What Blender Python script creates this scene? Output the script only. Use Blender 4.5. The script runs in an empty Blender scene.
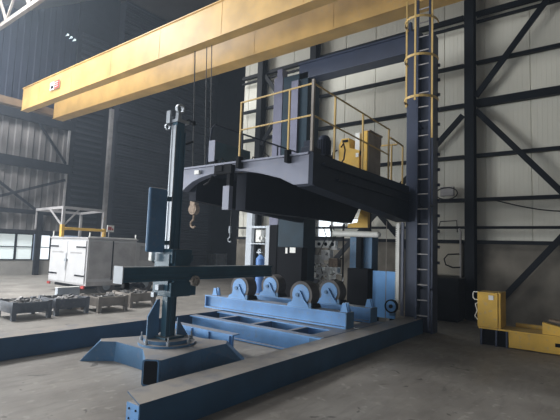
import bpy, bmesh, math, random
from mathutils import Vector, Matrix
random.seed(7)
S = bpy.context.scene
COL = S.collection

# ------------------------------------------------------------ materials
def node(nt, t, **kw):
    n = nt.nodes.new(t)
    for k, v in kw.items(): setattr(n, k, v)
    return n

def mat(name, col, rough=.55, metal=0., var=.25, scale=3., dust=0., dustcol=(.27,.24,.20), bump=.0, scratch=0., spec=None):
    m = bpy.data.materials.new(name); m.use_nodes = True
    nt = m.node_tree; L = nt.links
    b = nt.nodes['Principled BSDF']
    geo = node(nt, 'ShaderNodeNewGeometry')
    n1 = node(nt, 'ShaderNodeTexNoise'); n1.inputs['Scale'].default_value = scale; n1.inputs['Detail'].default_value = 6
    L.new(geo.outputs['Position'], n1.inputs['Vector'])
    ramp = node(nt, 'ShaderNodeMapRange')
    ramp.inputs['From Min'].default_value = .3; ramp.inputs['From Max'].default_value = .7
    L.new(n1.outputs['Fac'], ramp.inputs['Value'])
    mx = node(nt, 'ShaderNodeMix', data_type='RGBA')
    c = Vector(col)
    mx.inputs['A'].default_value = (*(c*(1-var)), 1)
    mx.inputs['B'].default_value = (*(c*(1+var)), 1)
    L.new(ramp.outputs['Result'], mx.inputs['Factor'])
    out = mx.outputs['Result']
    if scratch:
        n3 = node(nt, 'ShaderNodeTexNoise'); n3.inputs['Scale'].default_value = 14; n3.inputs['Detail'].default_value = 8
        L.new(geo.outputs['Position'], n3.inputs['Vector'])
        r3 = node(nt, 'ShaderNodeMapRange'); r3.inputs['From Min'].default_value = .58; r3.inputs['From Max'].default_value = .66
        r3.inputs['To Max'].default_value = scratch
        L.new(n3.outputs['Fac'], r3.inputs['Value'])
        m3 = node(nt, 'ShaderNodeMix', data_type='RGBA'); m3.inputs['B'].default_value = (.30, .27, .24, 1)
        L.new(r3.outputs['Result'], m3.inputs['Factor']); L.new(out, m3.inputs['A']); out = m3.outputs['Result']
    if dust:
        sx = node(nt, 'ShaderNodeSeparateXYZ'); L.new(geo.outputs['True Normal'], sx.inputs[0])
        r2 = node(nt, 'ShaderNodeMapRange'); r2.inputs['From Min'].default_value = .75; r2.inputs['From Max'].default_value = .95
        r2.inputs['To Max'].default_value = dust
        L.new(sx.outputs['Z'], r2.inputs['Value'])
        n2 = node(nt, 'ShaderNodeTexNoise'); n2.inputs['Scale'].default_value = 5; n2.inputs['Detail'].default_value = 5
        L.new(geo.outputs['Position'], n2.inputs['Vector'])
        mr = node(nt, 'ShaderNodeMapRange'); mr.inputs['From Min'].default_value = .25; mr.inputs['From Max'].default_value = .55
        mr.inputs['To Min'].default_value = .6
        L.new(n2.outputs['Fac'], mr.inputs['Value'])
        mm = node(nt, 'ShaderNodeMath', operation='MULTIPLY'); L.new(r2.outputs['Result'], mm.inputs[0]); L.new(mr.outputs['Result'], mm.inputs[1])
        m2 = node(nt, 'ShaderNodeMix', data_type='RGBA'); m2.inputs['B'].default_value = (*dustcol, 1)
        L.new(mm.outputs[0], m2.inputs['Factor']); L.new(out, m2.inputs['A']); out = m2.outputs['Result']
    L.new(out, b.inputs['Base Color'])
    b.inputs['Roughness'].default_value = rough
    b.inputs['Metallic'].default_value = metal
    b.inputs['Specular IOR Level'].default_value = spec if spec is not None else (.12 if max(col)<.07 else .35)
    if bump:
        bp = node(nt, 'ShaderNodeBump'); bp.inputs['Strength'].default_value = bump; bp.inputs['Distance'].default_value = .01
        n4 = node(nt, 'ShaderNodeTexNoise'); n4.inputs['Scale'].default_value = 30
        L.new(geo.outputs['Position'], n4.inputs['Vector']); L.new(n4.outputs['Fac'], bp.inputs['Height'])
        L.new(bp.outputs['Normal'], b.inputs['Normal'])
    return m

def emit(name, col, s):
    m = bpy.data.materials.new(name); m.use_nodes = True
    b = m.node_tree.nodes['Principled BSDF']
    b.inputs['Base Color'].default_value = (*col, 1)
    b.inputs['Emission Color'].default_value = (*col, 1); b.inputs['Emission Strength'].default_value = s
    return m

def floor_mat():
    m = bpy.data.materials.new('worn_concrete'); m.use_nodes = True
    nt = m.node_tree; L = nt.links; b = nt.nodes['Principled BSDF']
    geo = node(nt, 'ShaderNodeNewGeometry')
    def noise(scale, detail=6, vec=None, dist=0.):
        n = node(nt, 'ShaderNodeTexNoise'); n.inputs['Scale'].default_value = scale; n.inputs['Detail'].default_value = detail
        n.inputs['Distortion'].default_value = dist
        L.new(vec or geo.outputs['Position'], n.inputs['Vector']); return n.outputs['Fac']
    def rng(v, a, c, lo=0., hi=1.):
        r = node(nt, 'ShaderNodeMapRange'); r.inputs['From Min'].default_value = a; r.inputs['From Max'].default_value = c
        r.inputs['To Min'].default_value = lo; r.inputs['To Max'].default_value = hi
        L.new(v, r.inputs['Value']); return r.outputs['Result']
    def mix(f, a, bb):
        x = node(nt, 'ShaderNodeMix', data_type='RGBA'); L.new(f, x.inputs['Factor'])
        for s, v in (('A', a), ('B', bb)):
            if isinstance(v, tuple): x.inputs[s].default_value = (*v, 1)
            else: L.new(v, x.inputs[s])
        return x.outputs['Result']
    c = mix(rng(noise(.9), .3, .7), (.20,.185,.165), (.31,.29,.26))
    mp = node(nt, 'ShaderNodeMapping'); mp.inputs['Scale'].default_value = (1.2, 5, 1); mp.inputs['Rotation'].default_value = (0,0,.5)
    L.new(geo.outputs['Position'], mp.inputs['Vector'])
    c = mix(rng(noise(2.2, 8, mp.outputs['Vector'], .6), .50, .70, 0, .45), c, (.15,.135,.12))      # drag marks
    c = mix(rng(noise(7, 9), .60, .66, 0, .5), c, (.40,.38,.34))                                # pale scuffs
    c = mix(rng(noise(1.3, 7, None, .5), .45, .62, 0, .35), c, (.13,.115,.10))
    c = mix(rng(noise(3.1, 4, None, 1.5), .66, .70, 0, .8), c, (.06,.055,.05))                  # oil spots
    L.new(c, b.inputs['Base Color'])
    L.new(rng(noise(1.7), .3, .7, .45, .75), b.inputs['Roughness'])
    bp = node(nt, 'ShaderNodeBump'); bp.inputs['Strength'].default_value = .35; bp.inputs['Distance'].default_value = .01
    L.new(noise(12, 8), bp.inputs['Height']); L.new(bp.outputs['Normal'], b.inputs['Normal'])
    return m

M = dict(
 floor=floor_mat(),
 white=mat('white_cladding', (.63,.62,.545), .6, var=.06, scale=.6),
 plinth=mat('bare_concrete_plinth', (.17,.155,.13), .9, var=.3, scale=2.),
 plinth_lt=mat('beige_panel', (.42,.39,.32), .8, var=.1, scale=2.),
 steel=mat('black_painted_steel', (.007,.009,.013), .5, var=.3),
 greywall=mat('grey_corrugated_sheet', (.17,.16,.155), .6, var=.35, scale=.9),
 greylow=mat('pale_lower_panel', (.30,.29,.27), .7, var=.1),
 black=mat('black_cladding', (.034,.037,.046), .45, var=.2, scale=.8),
 bluedark=mat('dark_blue_grey_sheet', (.022,.026,.042), .6, var=.15, scale=.5),
 dteal=mat('deep_teal_navy', (.013,.030,.045), .45, var=.2),
 dimtan=mat('dull_brown_paint', (.14,.10,.065), .6, var=.2),
 lavd=mat('dim_lavender_paint', (.13,.135,.20), .5, var=.15),
 dark=mat('dark_end_sheeting', (.018,.019,.023), .6, var=.2),
 roof=mat('roof_sheeting', (.10,.09,.08), .8, var=.2, scale=.5),
 trussm=mat('pale_truss_paint', (.17,.15,.13), .6, var=.15),
 greypost=mat('grey_galvanised', (.34,.33,.33), .5, var=.2),
 yellow=mat('crane_yellow', (.50,.315,.105), .5, var=.2, scale=1.3, scratch=.25),
 yellow2=mat('rail_yellow', (.52,.36,.13), .45, var=.12),
 yellow3=mat('skid_yellow', (.62,.38,.06), .5, var=.15, scratch=.3, dust=.5, dustcol=(.3,.24,.12)),
 navy=mat('navy_paint', (.028,.039,.074), .42, var=.2, scale=1.5),
 lav=mat('faded_lavender_paint', (.215,.23,.295), .5, var=.12, scale=2., scratch=.2),
 deckd=mat('dark_blue_carriage', (.020,.026,.042), .5, var=.2, dust=.3),
 rail=mat('rail_blue', (.022,.078,.155), .5, var=.22, scale=2., dust=.97, dustcol=(.33,.30,.265)),
 blue=mat('sky_blue_machine_paint', (.14,.32,.61), .45, var=.16, scale=2.5, dust=.8, dustcol=(.30,.27,.24), scratch=.22),
 mblue=mat('medium_blue_paint', (.075,.175,.31), .45, var=.2, scale=2.5, dust=.92, dustcol=(.30,.27,.24), scratch=.15),
 teal=mat('dark_teal_paint', (.024,.082,.125), .42, var=.2, dust=.5),
 tyre=mat('worn_rubber', (.10,.092,.088), .7, var=.3),
 metal=mat('bare_metal', (.30,.33,.36), .45, .3, var=.15),
 white2=mat('white_vehicle_paint', (.46,.46,.465), .5, var=.06),
 sheet=mat('pale_sheet', (.46,.50,.54), .6, var=.08),
 glass=mat('dark_glass', (.02,.025,.03), .15, var=.1),
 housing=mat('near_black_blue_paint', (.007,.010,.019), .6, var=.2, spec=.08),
 rubber=mat('black_rubber', (.0045,.005,.007), .6, var=.2, spec=.06),
 crate=mat('crate_steel', (.125,.14,.165), .6, var=.3, scratch=.3, dust=.3),
 crate2=mat('crate_rusty_grey', (.28,.25,.22), .7, var=.3, scratch=.3, dust=.3),
 scrap=mat('steel_offcuts', (.20,.195,.19), .5, .2, var=.85, scale=9),
 red=mat('red_plastic', (.38,.03,.025), .5),
 hook=mat('worn_hook_block', (.20,.145,.10), .6, var=.4, scale=20),
 bluep=mat('bright_blue_board', (.13,.34,.68), .5, var=.08),
 bottle=mat('gas_bottle_blue', (.10,.22,.50), .4, var=.15),
 white3=mat('off_white_plastic', (.72,.72,.68), .5, var=.1),
 inst=mat('light_grey_instrument_box', (.85,.85,.83), .5, var=.2, scale=12),
 cable=mat('cable', (.012,.012,.013), .5),
 cablegrey=mat('wire_rope', (.06,.06,.06), .5, .5),
)
wglass = emit('frosted_window_daylight', (.74,.83,.84), .40)
wglass2 = emit('bright_window_daylight', (.85,.94,1.), 1.1)
lampm = emit('lamp_lens', (.8,.95,1.), 1.1)

# ------------------------------------------------------------ mesh builder (world coordinates, made local when built)
class MB:
    def __init__(s): s.bm = bmesh.new()
    def box(s, x0, x1, y0, y1, z0, z1, bev=0.):
        x0,x1=sorted((x0,x1)); y0,y1=sorted((y0,y1)); z0,z1=sorted((z0,z1))
        r = bmesh.ops.create_cube(s.bm, size=1)
        vs = r['verts']
        for v in vs: v.co = Vector(((x0+x1)/2+v.co.x*(x1-x0), (y0+y1)/2+v.co.y*(y1-y0), (z0+z1)/2+v.co.z*(z1-z0)))
        if bev:
            es = list({e for v in vs for e in v.link_edges})
            bmesh.ops.bevel(s.bm, geom=es, offset=min(bev, .45*min(x1-x0,y1-y0,z1-z0)), segments=2, affect='EDGES', profile=.5)
        return s
    def obox(s, a, b, w, h, up=(0,0,1)):
        """beam of width w (sideways) and height h (along up) between two points"""
        a, b = Vector(a), Vector(b); d = (b-a); L = d.length; d.normalize()
        u = Vector(up); sd = d.cross(u)
        if sd.length < 1e-4: sd = d.cross(Vector((1,0,0)))
        sd.normalize(); u = sd.cross(d).normalized()
        r = bmesh.ops.create_cube(s.bm, size=1)
        for v in r['verts']:
            c = v.co.copy(); v.co = (a+b)/2 + d*(c.x*L) + sd*(c.y*w) + u*(c.z*h)
        return s
    def prism(s, pts, axis, a, b):
        """pts: 2D polygon; axis: extrusion axis; other two axes in xyz order"""
        def P(p, t):
            return Vector({'x':(t,p[0],p[1]), 'y':(p[0],t,p[1]), 'z':(p[0],p[1],t)}[axis])
        A = [s.bm.verts.new(P(p,a)) for p in pts]; B = [s.bm.verts.new(P(p,b)) for p in pts]
        n = len(pts); fs = [s.bm.faces.new(A), s.bm.faces.new(B[::-1])]
        for i in range(n): fs.append(s.bm.faces.new((A[i], B[i], B[(i+1)%n], A[(i+1)%n])))
        bmesh.ops.recalc_face_normals(s.bm, faces=fs)
        return s
    def cyl(s, a, b, r, r2=None, n=20):
        a, b = Vector(a), Vector(b); d = b-a
        q = d.to_track_quat('Z','Y').to_matrix().to_4x4(); q.translation = (a+b)/2
        bmesh.ops.create_cone(s.bm, cap_ends=True, segments=n, radius1=r, radius2=r if r2 is None else r2, depth=d.length, matrix=q)
        return s
    def ring(s, a, b, ro, ri, n=28):
        a, b = Vector(a), Vector(b); d = (b-a).normalized()
        q = d.to_track_quat('Z','Y')
        V = []
        for c, rr in ((a,ro),(b,ro),(b,ri),(a,ri)):
            V.append([s.bm.verts.new(c + q @ Vector((rr*math.cos(2*math.pi*i/n), rr*math.sin(2*math.pi*i/n), 0))) for i in range(n)])
        fs=[]
        for k in range(4):
            p, r = V[k], V[(k+1)%4]
            for i in range(n): fs.append(s.bm.faces.new((p[i], p[(i+1)%n], r[(i+1)%n], r[i])))
        bmesh.ops.recalc_face_normals(s.bm, faces=fs)
        return s
    def tube(s, pts, r, n=8, closed=False):
        pts = [Vector(p) for p in pts]; rings = []
        N = len(pts)
        prev = None
        for i, p in enumerate(pts):
            if closed: d = pts[(i+1)%N] - pts[i-1]
            else: d = pts[min(i+1,N-1)] - pts[max(i-1,0)]
            d.normalize()
            if prev is None:
                x = d.orthogonal().normalized()
            else:
                x = (prev - d*prev.dot(d)).normalized()
            prev = x; y = d.cross(x)
            rings.append([s.bm.verts.new(p + x*r*math.cos(2*math.pi*k/n) + y*r*math.sin(2*math.pi*k/n)) for k in range(n)])
        fs=[]
        rng = range(N if closed else N-1)
        for i in rng:
            A, B = rings[i], rings[(i+1)%N]
            for k in range(n): fs.append(s.bm.faces.new((A[k], A[(k+1)%n], B[(k+1)%n], B[k])))
        if not closed:
            fs.append(s.bm.faces.new(rings[0][::-1])); fs.append(s.bm.faces.new(rings[-1]))
        bmesh.ops.recalc_face_normals(s.bm, faces=fs)
        return s
    def ibeam(s, a, b, w, h, t=.02, tf=.025, up=(0,0,1)):
        """I section: web plus two flanges"""
        a, b = Vector(a), Vector(b); d=(b-a).normalized(); u=Vector(up)
        if abs(d.dot(u))>.99: u=Vector((1,0,0))
        sd=d.cross(u).normalized(); u=sd.cross(d).normalized()
        s.obox(a,b,t,h-2*tf,u)
        o=u*(h/2-tf/2)
        s.obox(a+o,b+o,w,tf,u); s.obox(a-o,b-o,w,tf,u)
        return s
    def build(s, name, m, parent=None, smooth=False, label=None, kind=None):
        me = bpy.data.meshes.new(name)
        o = bpy.data.objects.new(name, me); COL.objects.link(o)
        base = Vector((0,0,0))
        if parent is not None:
            base = parent.get('_w') and Vector(parent['_w']) or Vector((0,0,0))
            o.parent = parent
        else:
            xs=[v.co for v in s.bm.verts]
            mn=Vector([min(c[i] for c in xs) for i in range(3)]); mxv=Vector([max(c[i] for c in xs) for i in range(3)])
            base=Vector(((mn.x+mxv.x)/2,(mn.y+mxv.y)/2,mn.z)); o.location=base
        for v in s.bm.verts: v.co -= base
        if smooth:
            for f in s.bm.faces: f.smooth = True
        s.bm.to_mesh(me); s.bm.free()
        if smooth:
            try: me.set_sharp_from_angle(angle=math.radians(35))
            except Exception: pass
        me.materials.append(m if not isinstance(m,str) else M[m])
        o['_w'] = list(base)
        if label: o['label'] = label
        if kind: o['kind'] = kind
        return o

def tag(o, label, cat, group=None):
    o['label']=label; o['category']=cat
    if group: o['group']=group
    return o
def thing(name, label, cat, loc, group=None):
    o = bpy.data.objects.new(name, None); COL.objects.link(o); o.location = loc; o['_w'] = list(loc)
    o.empty_display_size = .1
    return tag(o, label, cat, group)
def struct(name, mb, m):
    o = mb.build(name, m); o['kind']='structure'; return o
def children(o): return [c for c in bpy.data.objects if c.parent is o]
def copy_tree(o, parent=None, dloc=None):
    c = o.copy(); COL.objects.link(c)
    if parent: c.parent = parent
    for ch in children(o): copy_tree(ch, c)
    return c
def dup(o, dx, dy, dz, label):
    c = copy_tree(o); c.location = o.location + Vector((dx,dy,dz)); c['label']=label
    return c

# ------------------------------------------------------------ camera (28 mm, held at 1.6 m, tipped up a little)
yaw, pit, rol, fpx = .65303, .089576, .035617, 435.4
F = Vector((math.cos(yaw)*math.cos(pit), math.sin(yaw)*math.cos(pit), math.sin(pit)))
R0 = Vector((math.sin(yaw), -math.cos(yaw), 0)); U0 = R0.cross(F)
Rr = R0*math.cos(rol)+U0*math.sin(rol); Ur = -R0*math.sin(rol)+U0*math.cos(rol)
cd = bpy.data.cameras.new('camera'); cam = bpy.data.objects.new('camera', cd); COL.objects.link(cam)
mw = Matrix((( Rr.x,Ur.x,-F.x,0),(Rr.y,Ur.y,-F.y,0),(Rr.z,Ur.z,-F.z,1.6),(0,0,0,1)))
cam.matrix_world = mw
cd.sensor_width = 36; cd.lens = fpx/560*36; cd.clip_end = 200
S.camera = cam

# ============================================================ SETTING
struct('floor', MB().box(-14,26,-9,25,-.2,0), 'floor')

# ribbed sheet wall helpers
def sheet_profile(u0, u1, pitch, pts):
    """repeats pts (offset fraction, depth) along u"""
    out=[]; u=u0
    while u < u1-1e-6:
        for f,dep in pts:
            uu=u+f*pitch
            if uu<=u1: out.append((uu,dep))
        u+=pitch
    out.append((u1,pts[0][1])); return out
def vwall(name, axis, c, sgn, u0, u1, z0, z1, pitch, pts, m, thick=.15):
    """vertical ribs: wall plane axis=c; ribs project by depth*sgn"""
    pr = sheet_profile(u0,u1,pitch,pts)
    poly=[((c+sgn*d, u) if axis=='x' else (u, c+sgn*d)) for u,d in pr]
    back=c-sgn*thick
    poly += [((back,u1) if axis=='x' else (u1,back)), ((back,u0) if axis=='x' else (u0,back))]
    return struct(name, MB().prism(poly,'z',z0,z1), m)
panel=[(0,0),(.01,-.018),(.025,-.018),(.035,0)]
for k in range(1,10): panel += [(k*.1-.012,0),(k*.1,.004),(k*.1+.012,0)]
vwall('wall_right','x',12.12,-1,-9,11.2,1.95,15.0,1.05,panel,'white')
struct('wall_right_base', MB().box(12.05,12.3,-9,11.2,0,1.95), 'plinth')
vwall('wall_left','y',21.6,-1,-14,12.4,1.9,7.7,.55,[(0,0),(.12,0),(.2,.06),(.62,.06),(.7,0)],'greywall')
vwall('wall_left_upper','y',21.6,-1,-14,12.4,7.7,15.0,.55,[(0,0),(.12,0),(.2,.03),(.62,.03),(.7,0)],'bluedark')
struct('wall_left_base', MB().box(-14,12.4,21.5,21.75,0,.68), 'greylow')
# black horizontally ribbed block
pr=[]; z=0
while z<14.5:
    for f,d in ((0,0),(.02,-.12),(.10,-.12),(.12,0),(.24,0),(.27,-.02),(.33,-.02),(.36,0),(.52,0),(.55,-.02),(.61,-.02),(.64,0),(.80,0),(.83,-.02),(.89,-.02),(.92,0)):
        pr.append((20.8-d, z+f*.62))
    z+=.62
pr += [(20.8,z),(23.7,z),(23.7,0)]
struct('wall_back_cladding', MB().prism(pr,'x',12.75,19.6), 'black')
struct('wall_back_left', MB().box(19.6,22.5,23.5,23.8,0,15.0), 'dark')
struct('wall_back', MB().box(22.5,22.8,11.2,23.8,0,15.0), 'dark')
struct('wall_return', MB().box(12.3,22.8,11.05,11.2,0,15.0), 'dark')
# recessed louvred strip between the grey wall and the black block
lv=MB().box(10.55,12.75,21.40,21.52,1.9,15.0)
struct('wall_recess', lv, 'dark')
lv=MB()
for k in range(34):
    lv.box(10.75,12.2,21.31,21.39,2.3+k*.3,2.42+k*.3)
tag(lv.build('wall_louvre','black'),'dark horizontal louvre slats in the recess between grey wall and black cladding','louvre')
# front wall / side wall behind the camera
struct('wall_side', MB().box(-14,12.3,-9.3,-9,0,15), 'dark')
struct('wall_front', MB().box(-14.3,-14,-9,3,0,13.2).box(-14.3,-14,3,21.5,6,13.2), 'greywall')
# roof: flat over the near bay, rising to the high bay over the black cladding
rf = MB().prism([(-14.3,12.2),(8,12.2),(12.2,15.0),(22.8,15.0),(22.8,15.25),(12.1,15.25),(7.9,12.45),(-14.3,12.45)],'y',-9.3,23.8)
struct('ceiling', rf, 'roof')

# windows in left wall
n=1
xs=[4.4,6.0,7.85,8.6,9.3,9.62,10.05,10.5]
def window(n,x0,x1,gl):
    w = bpy.data.objects.new('window_%d'%n,None); COL.objects.link(w); w.location=(x0,21.5,.68); w['_w']=[x0,21.5,.68]; w['kind']='structure'
    fm=MB(); t=.045
    fm.box(x0,x0+t,21.48,21.58,.68,1.9).box(x1-t,x1,21.48,21.58,.68,1.9).box(x0+t,x1-t,21.48,21.58,.68,.73).box(x0+t,x1-t,21.48,21.58,1.85,1.9).box(x0+t,x1-t,21.49,21.57,1.27,1.31)
    fm.build('window_frame','steel',w)
    MB().box(x0+t,x1-t,21.53,21.55,.73,1.85).build('window_pane',gl,w)
for i,(a,b,g) in enumerate([(4.4,6.1,wglass),(6.1,7.75,wglass),(7.75,8.5,wglass),(8.5,9.25,wglass),(9.55,10.05,wglass2),(10.05,10.6,wglass2)]): window(i+1,a,b,g)

# framing on the left wall
def beam(name,label,cat,pts,w,h,m='steel',group=None,kind='box',up=(0,0,1)):
    mb=MB()
    if kind=='i': mb.ibeam(pts[0],pts[1],w,h,up=up)
    else: mb.obox(pts[0],pts[1],w,h,up)
    return tag(mb.build(name,m),label,cat,group)
beam('wall_beam','wide dark horizontal beam across the grey corrugated wall, upper of two','beam',((3,21.38,5.15),(10.6,21.38,5.15)),.16,.45,'dark')
beam('wall_beam','narrow dark horizontal beam low on the grey corrugated wall under the crossed braces','beam',((3,21.38,2.9),(10.6,21.38,2.9)),.14,.2,'dark')
beam('wall_beam','dark header beam along the top of the windows in the grey wall','beam',((3,21.40,1.98),(10.6,21.40,1.98)),.12,.18,'dark')
beam('wall_beam','dark high horizontal beam on grey wall left of the crane beam end','beam',((3,21.38,7.35),(10.6,21.38,7.35)),.16,.5,'dark')
beam('wall_brace','dark diagonal brace on the grey wall falling to the right','brace',((6.4,21.35,4.9),(9.2,21.35,3.0)),.05,.12,'dark')
beam('wall_brace','dark diagonal brace on the grey wall rising to the right above the window post','brace',((6.4,21.3,3.0),(10.4,21.3,4.6)),.05,.12,'dark')
beam('wall_brace','dark short diagonal brace high on the grey wall','brace',((9.0,21.35,7.1),(10.4,21.35,5.4)),.05,.12,'dark')
beam('wall_post','dark steel post between grey and bright windows of the left wall','post',((9.4,21.38,0),(9.4,21.38,2.9)),.16,.22,'dark',up=(1,0,0))
beam('wall_post','thin pale vertical post on the grey wall beside the dark recess','post',((10.45,21.36,2.98),(10.45,21.36,7.1)),.07,.1,'greypost',up=(1,0,0))
tag(MB().ibeam((12.26,20.72,0),(12.26,20.72,8.6),.2,.14,up=(0,1,0)).build('steel_column','greypost'),'pale grey steel column at the left edge of the black ribbed cladding','column')

# roof truss at top left and its web
t=thing('roof_truss','pale beige roof truss crossing the top left corner','truss',(6.3,20,9.9))
def tp(y,z,x=6.3): return (x,y,z)
MB().obox(tp(21.2,10.0),tp(4,10.0),.14,.16).build('chord','trussm',t)
MB().obox(tp(21.2,11.5),tp(4,11.5),.12,.14).build('chord','trussm',t)
for k in range(8):
    y=20.6-k*2
    MB().obox(tp(y,10.08),tp(y-1,11.43),.07,.09).build('web_member','trussm',t)
    MB().obox(tp(y-1,11.43),tp(y-2,10.08),.07,.09).build('web_member','trussm',t)
for i,x in enumerate((9.98,10.16,10.34)):
    g=tag(MB().box(x-.035,x+.035,21.30,21.38,11.84-i*.06,11.91-i*.06).box(x-.01,x+.01,21.38,21.55,11.86-i*.06,11.88-i*.06).build('high_lamp',lampm),'tiny white lamp high on the dark wall left above the crane beam','lamp','row of three tiny lamps')

# right wall framing (x=12)
ys=[(2.88,'tall black steel column of the white wall right of the caged ladder'),
    (7.8,'black steel column of the white wall behind the left end of the portal crossbeam'),(10.1,'black steel column of the white wall farthest back by the dark opening')]
for y,l in ys:
    if y<0: continue
    mb=MB().ibeam((11.85,y,0),(11.85,y,12.5),.23,.3,t=.03,tf=.03,up=(1,0,0))
    tag(mb.build('steel_column','steel'),l,'column')
gz=[(8.05,.12,.12,'uppermost'),(7.84,.06,.08,'second from the top'),(6.7,.085,.12,'third from the top'),(5.60,.20,.16,'thick'),(4.2,.09,.12,'middle'),(3.05,.09,.12,'first below the middle'),(2.33,.065,.12,'lowest thin'),(1.96,.09,.14,'bottom')]
for z,h,w,l in gz:
    for (a,b,side) in ((-6,2.74,'right of the tall black column'),(3.06,7.64,'behind the caged ladder'),(7.96,9.94,'behind the portal left column'),(10.26,11.15,'farthest back')):
        if h==.20 and a>0: h=.10
        beam('wall_girt','black %s girt on white wall, %s'%(l,side),'beam',((11.95,a,z),(11.95,b,z)),min(w,.12),h,'steel')
def brace(p,q,l,x=11.82): beam('diagonal_brace',l,'brace',((x,)+p,(x,)+q),.06,.14,'steel')
brace((2.74,5.75),(.5,8.65),'black diagonal brace rising from the tall column to the top right corner')
brace((2.74,5.38),(.5,2.66),'black diagonal brace falling right from the tall column across the white wall')
brace((2.60,.05),(.62,2.46),'black diagonal brace low against the concrete base above the yellow skid')
brace((3.06,5.3),(7.64,.5),'black diagonal brace left of the tall column, running down behind the ladder column')
brace((3.06,.2),(7.64,5.2),'black diagonal brace crossing behind the portal below the platform',11.74)
brace((7.96,5.3),(9.94,7.9),'thin black brace in the far bay of the white wall, rising left')
brace((7.96,7.9),(9.94,5.3),'thin black brace in the far bay of the white wall, falling left',11.74)
tag(MB().box(11.9,12.04,3.1,3.82,1.06,1.92,.04).build('wall_panel','plinth_lt'),'beige rounded panel on the wall between ladder column and tall black column','panel')
t=thing('dark_cabinet','low black cabinet between ladder column and tall black column','cabinet',(11.3,3.35,0))
MB().box(11.0,11.6,2.95,3.95,.05,1.04,.015).build('body','dark',t); MB().box(11.05,11.55,3.0,3.9,0,.05).build('plinth','rubber',t)
t=thing('wall_junction_box','grey wall box with looped black cable on the girt','box',(11.8,3.45,3.2))
MB().box(11.74,11.86,3.28,3.62,3.16,3.40,.01).build('box','greypost',t)
MB().tube([(11.72,3.45+.28*math.cos(a),3.22+.16*math.sin(a)) for a in [i*.45 for i in range(14)]],.014,closed=True).build('cable_loop','cable',t)
t=thing('wall_conduit','pale conduit with hooked hoses beside the beige panel','conduit',(11.8,3.12,1.1))
MB().tube([(11.8,3.12,.75),(11.8,3.12,2.2),(11.8,3.15,2.3)],.025).build('pipe','greypost',t)
MB().tube([(11.78,3.12,1.3),(11.76,3.3,1.28),(11.76,3.48,1.35),(11.76,3.52,1.5),(11.76,3.42,1.62),(11.76,3.14,1.64)],.018).build('hose','cable',t)
MB().tube([(11.8,3.2,2.2),(11.76,3.2,2.5),(11.76,3.62,2.48),(11.76,3.66,2.34)],.014).build('hose','cable',t)
pts=[]
for i in range(13):
    u=i/12; pts.append((11.72, 2.3-u*3.0, 3.0-.32*math.sin(math.pi*min(1,u*.95))))
tag(MB().tube(pts,.014).build('hanging_cable','cable'),'thin black cable sagging along the white wall right of tall column','cable')

# ============================================================ OVERHEAD CRANE
t=thing('overhead_crane','yellow double girder overhead travelling crane across the hall','crane',(8.5,20,7.1))
def girder(x0,x1,z0,z1,lab):
    mb=MB().box(x0,x1,-3,19.95,z0+.02,z1-.03)
    mb.box(x0-.02,x1+.02,-3,20.0,z0,z0+.022).box(x0-.03,x1+.03,-3,20.0,z1-.03,z1)
    for k in range(8):
        y=18.4-k*2.6
        mb.box(x0-.006,x1+.006,y,y+.02,z0+.03,z1-.04)
    return mb.build('girder','yellow',t,label=lab)
g1=girder(7.65,7.92,7.1,8.09,'nearer yellow box girder')
girder(8.98,9.42,7.1,8.05,'farther yellow box girder')
MB().box(4.6,9.3,19.96,20.3,7.24,7.56,.02).build('end_carriage','dimtan',t)
# warning sign on girder (white square + red field with bars)
MB().box(7.600,7.620,16.62,17.36,7.45,7.76).build('sign_plate','white3',g1)
MB().box(7.592,7.599,16.62,17.02,7.45,7.76).build('sign_field','red',g1)
lb=MB()
for k in range(3): lb.box(7.585,7.591,16.69,16.95,7.51+k*.085,7.53+k*.085)
lb.build('sign_lines','white3',g1)
MB().box(7.590,7.599,17.1,17.28,7.5,7.62).build('sign_mark','rubber',g1)
# hook with ropes
t=thing('crane_hook','brown crane hook block hanging on wire ropes in front of the black cladding','hook',(8.0,9.0,2.0))
rp=MB(); rp.cyl((8.0,9.18,2.98),(7.9,9.28,7.10),.016,n=6); 
rp.build('rope','cablegrey',t)
for y in (8.80,8.60):
    MB().cyl((8.02,y-.08,3.0),(7.9,y,7.10),.012,n=6).build('rope','cablegrey',t)
hb=MB().box(7.9,8.08,8.62,9.14,2.93,3.0,.01)
hb.cyl((7.93,9.08,2.6),(8.07,9.08,2.6),.15,n=24).box(7.92,8.08,8.98,9.18,2.5,2.94,.02)
hb.build('hook_block','hook',t,smooth=False)
hk=[(8,9.08,2.48),(8,9.08,2.3)]+[(8,9.08+.1*math.sin(a),2.2+.1*math.cos(a)) for a in [x*.4 for x in range(0,11)]]
MB().tube(hk,.028).build('hook','hook',t)
t=thing('chain_hook','small chain with hook hanging under the left side of the platform','hook',(6.3,6.05,1.7))
MB().cyl((6.3,6.05,2.0),(6.3,6.05,2.94),.006,n=6).build('chain','cablegrey',t)
MB().cyl((6.3,6.05,1.88),(6.3,6.05,2.02),.03,n=12).tube([(6.3,6.05,1.9),(6.3,6.05,1.80)]+[(6.3,6.05+.045*math.sin(a),1.75+.045*math.cos(a)) for a in [x*.5 for x in range(9)]],.011).build('hook','metal',t)

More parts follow.
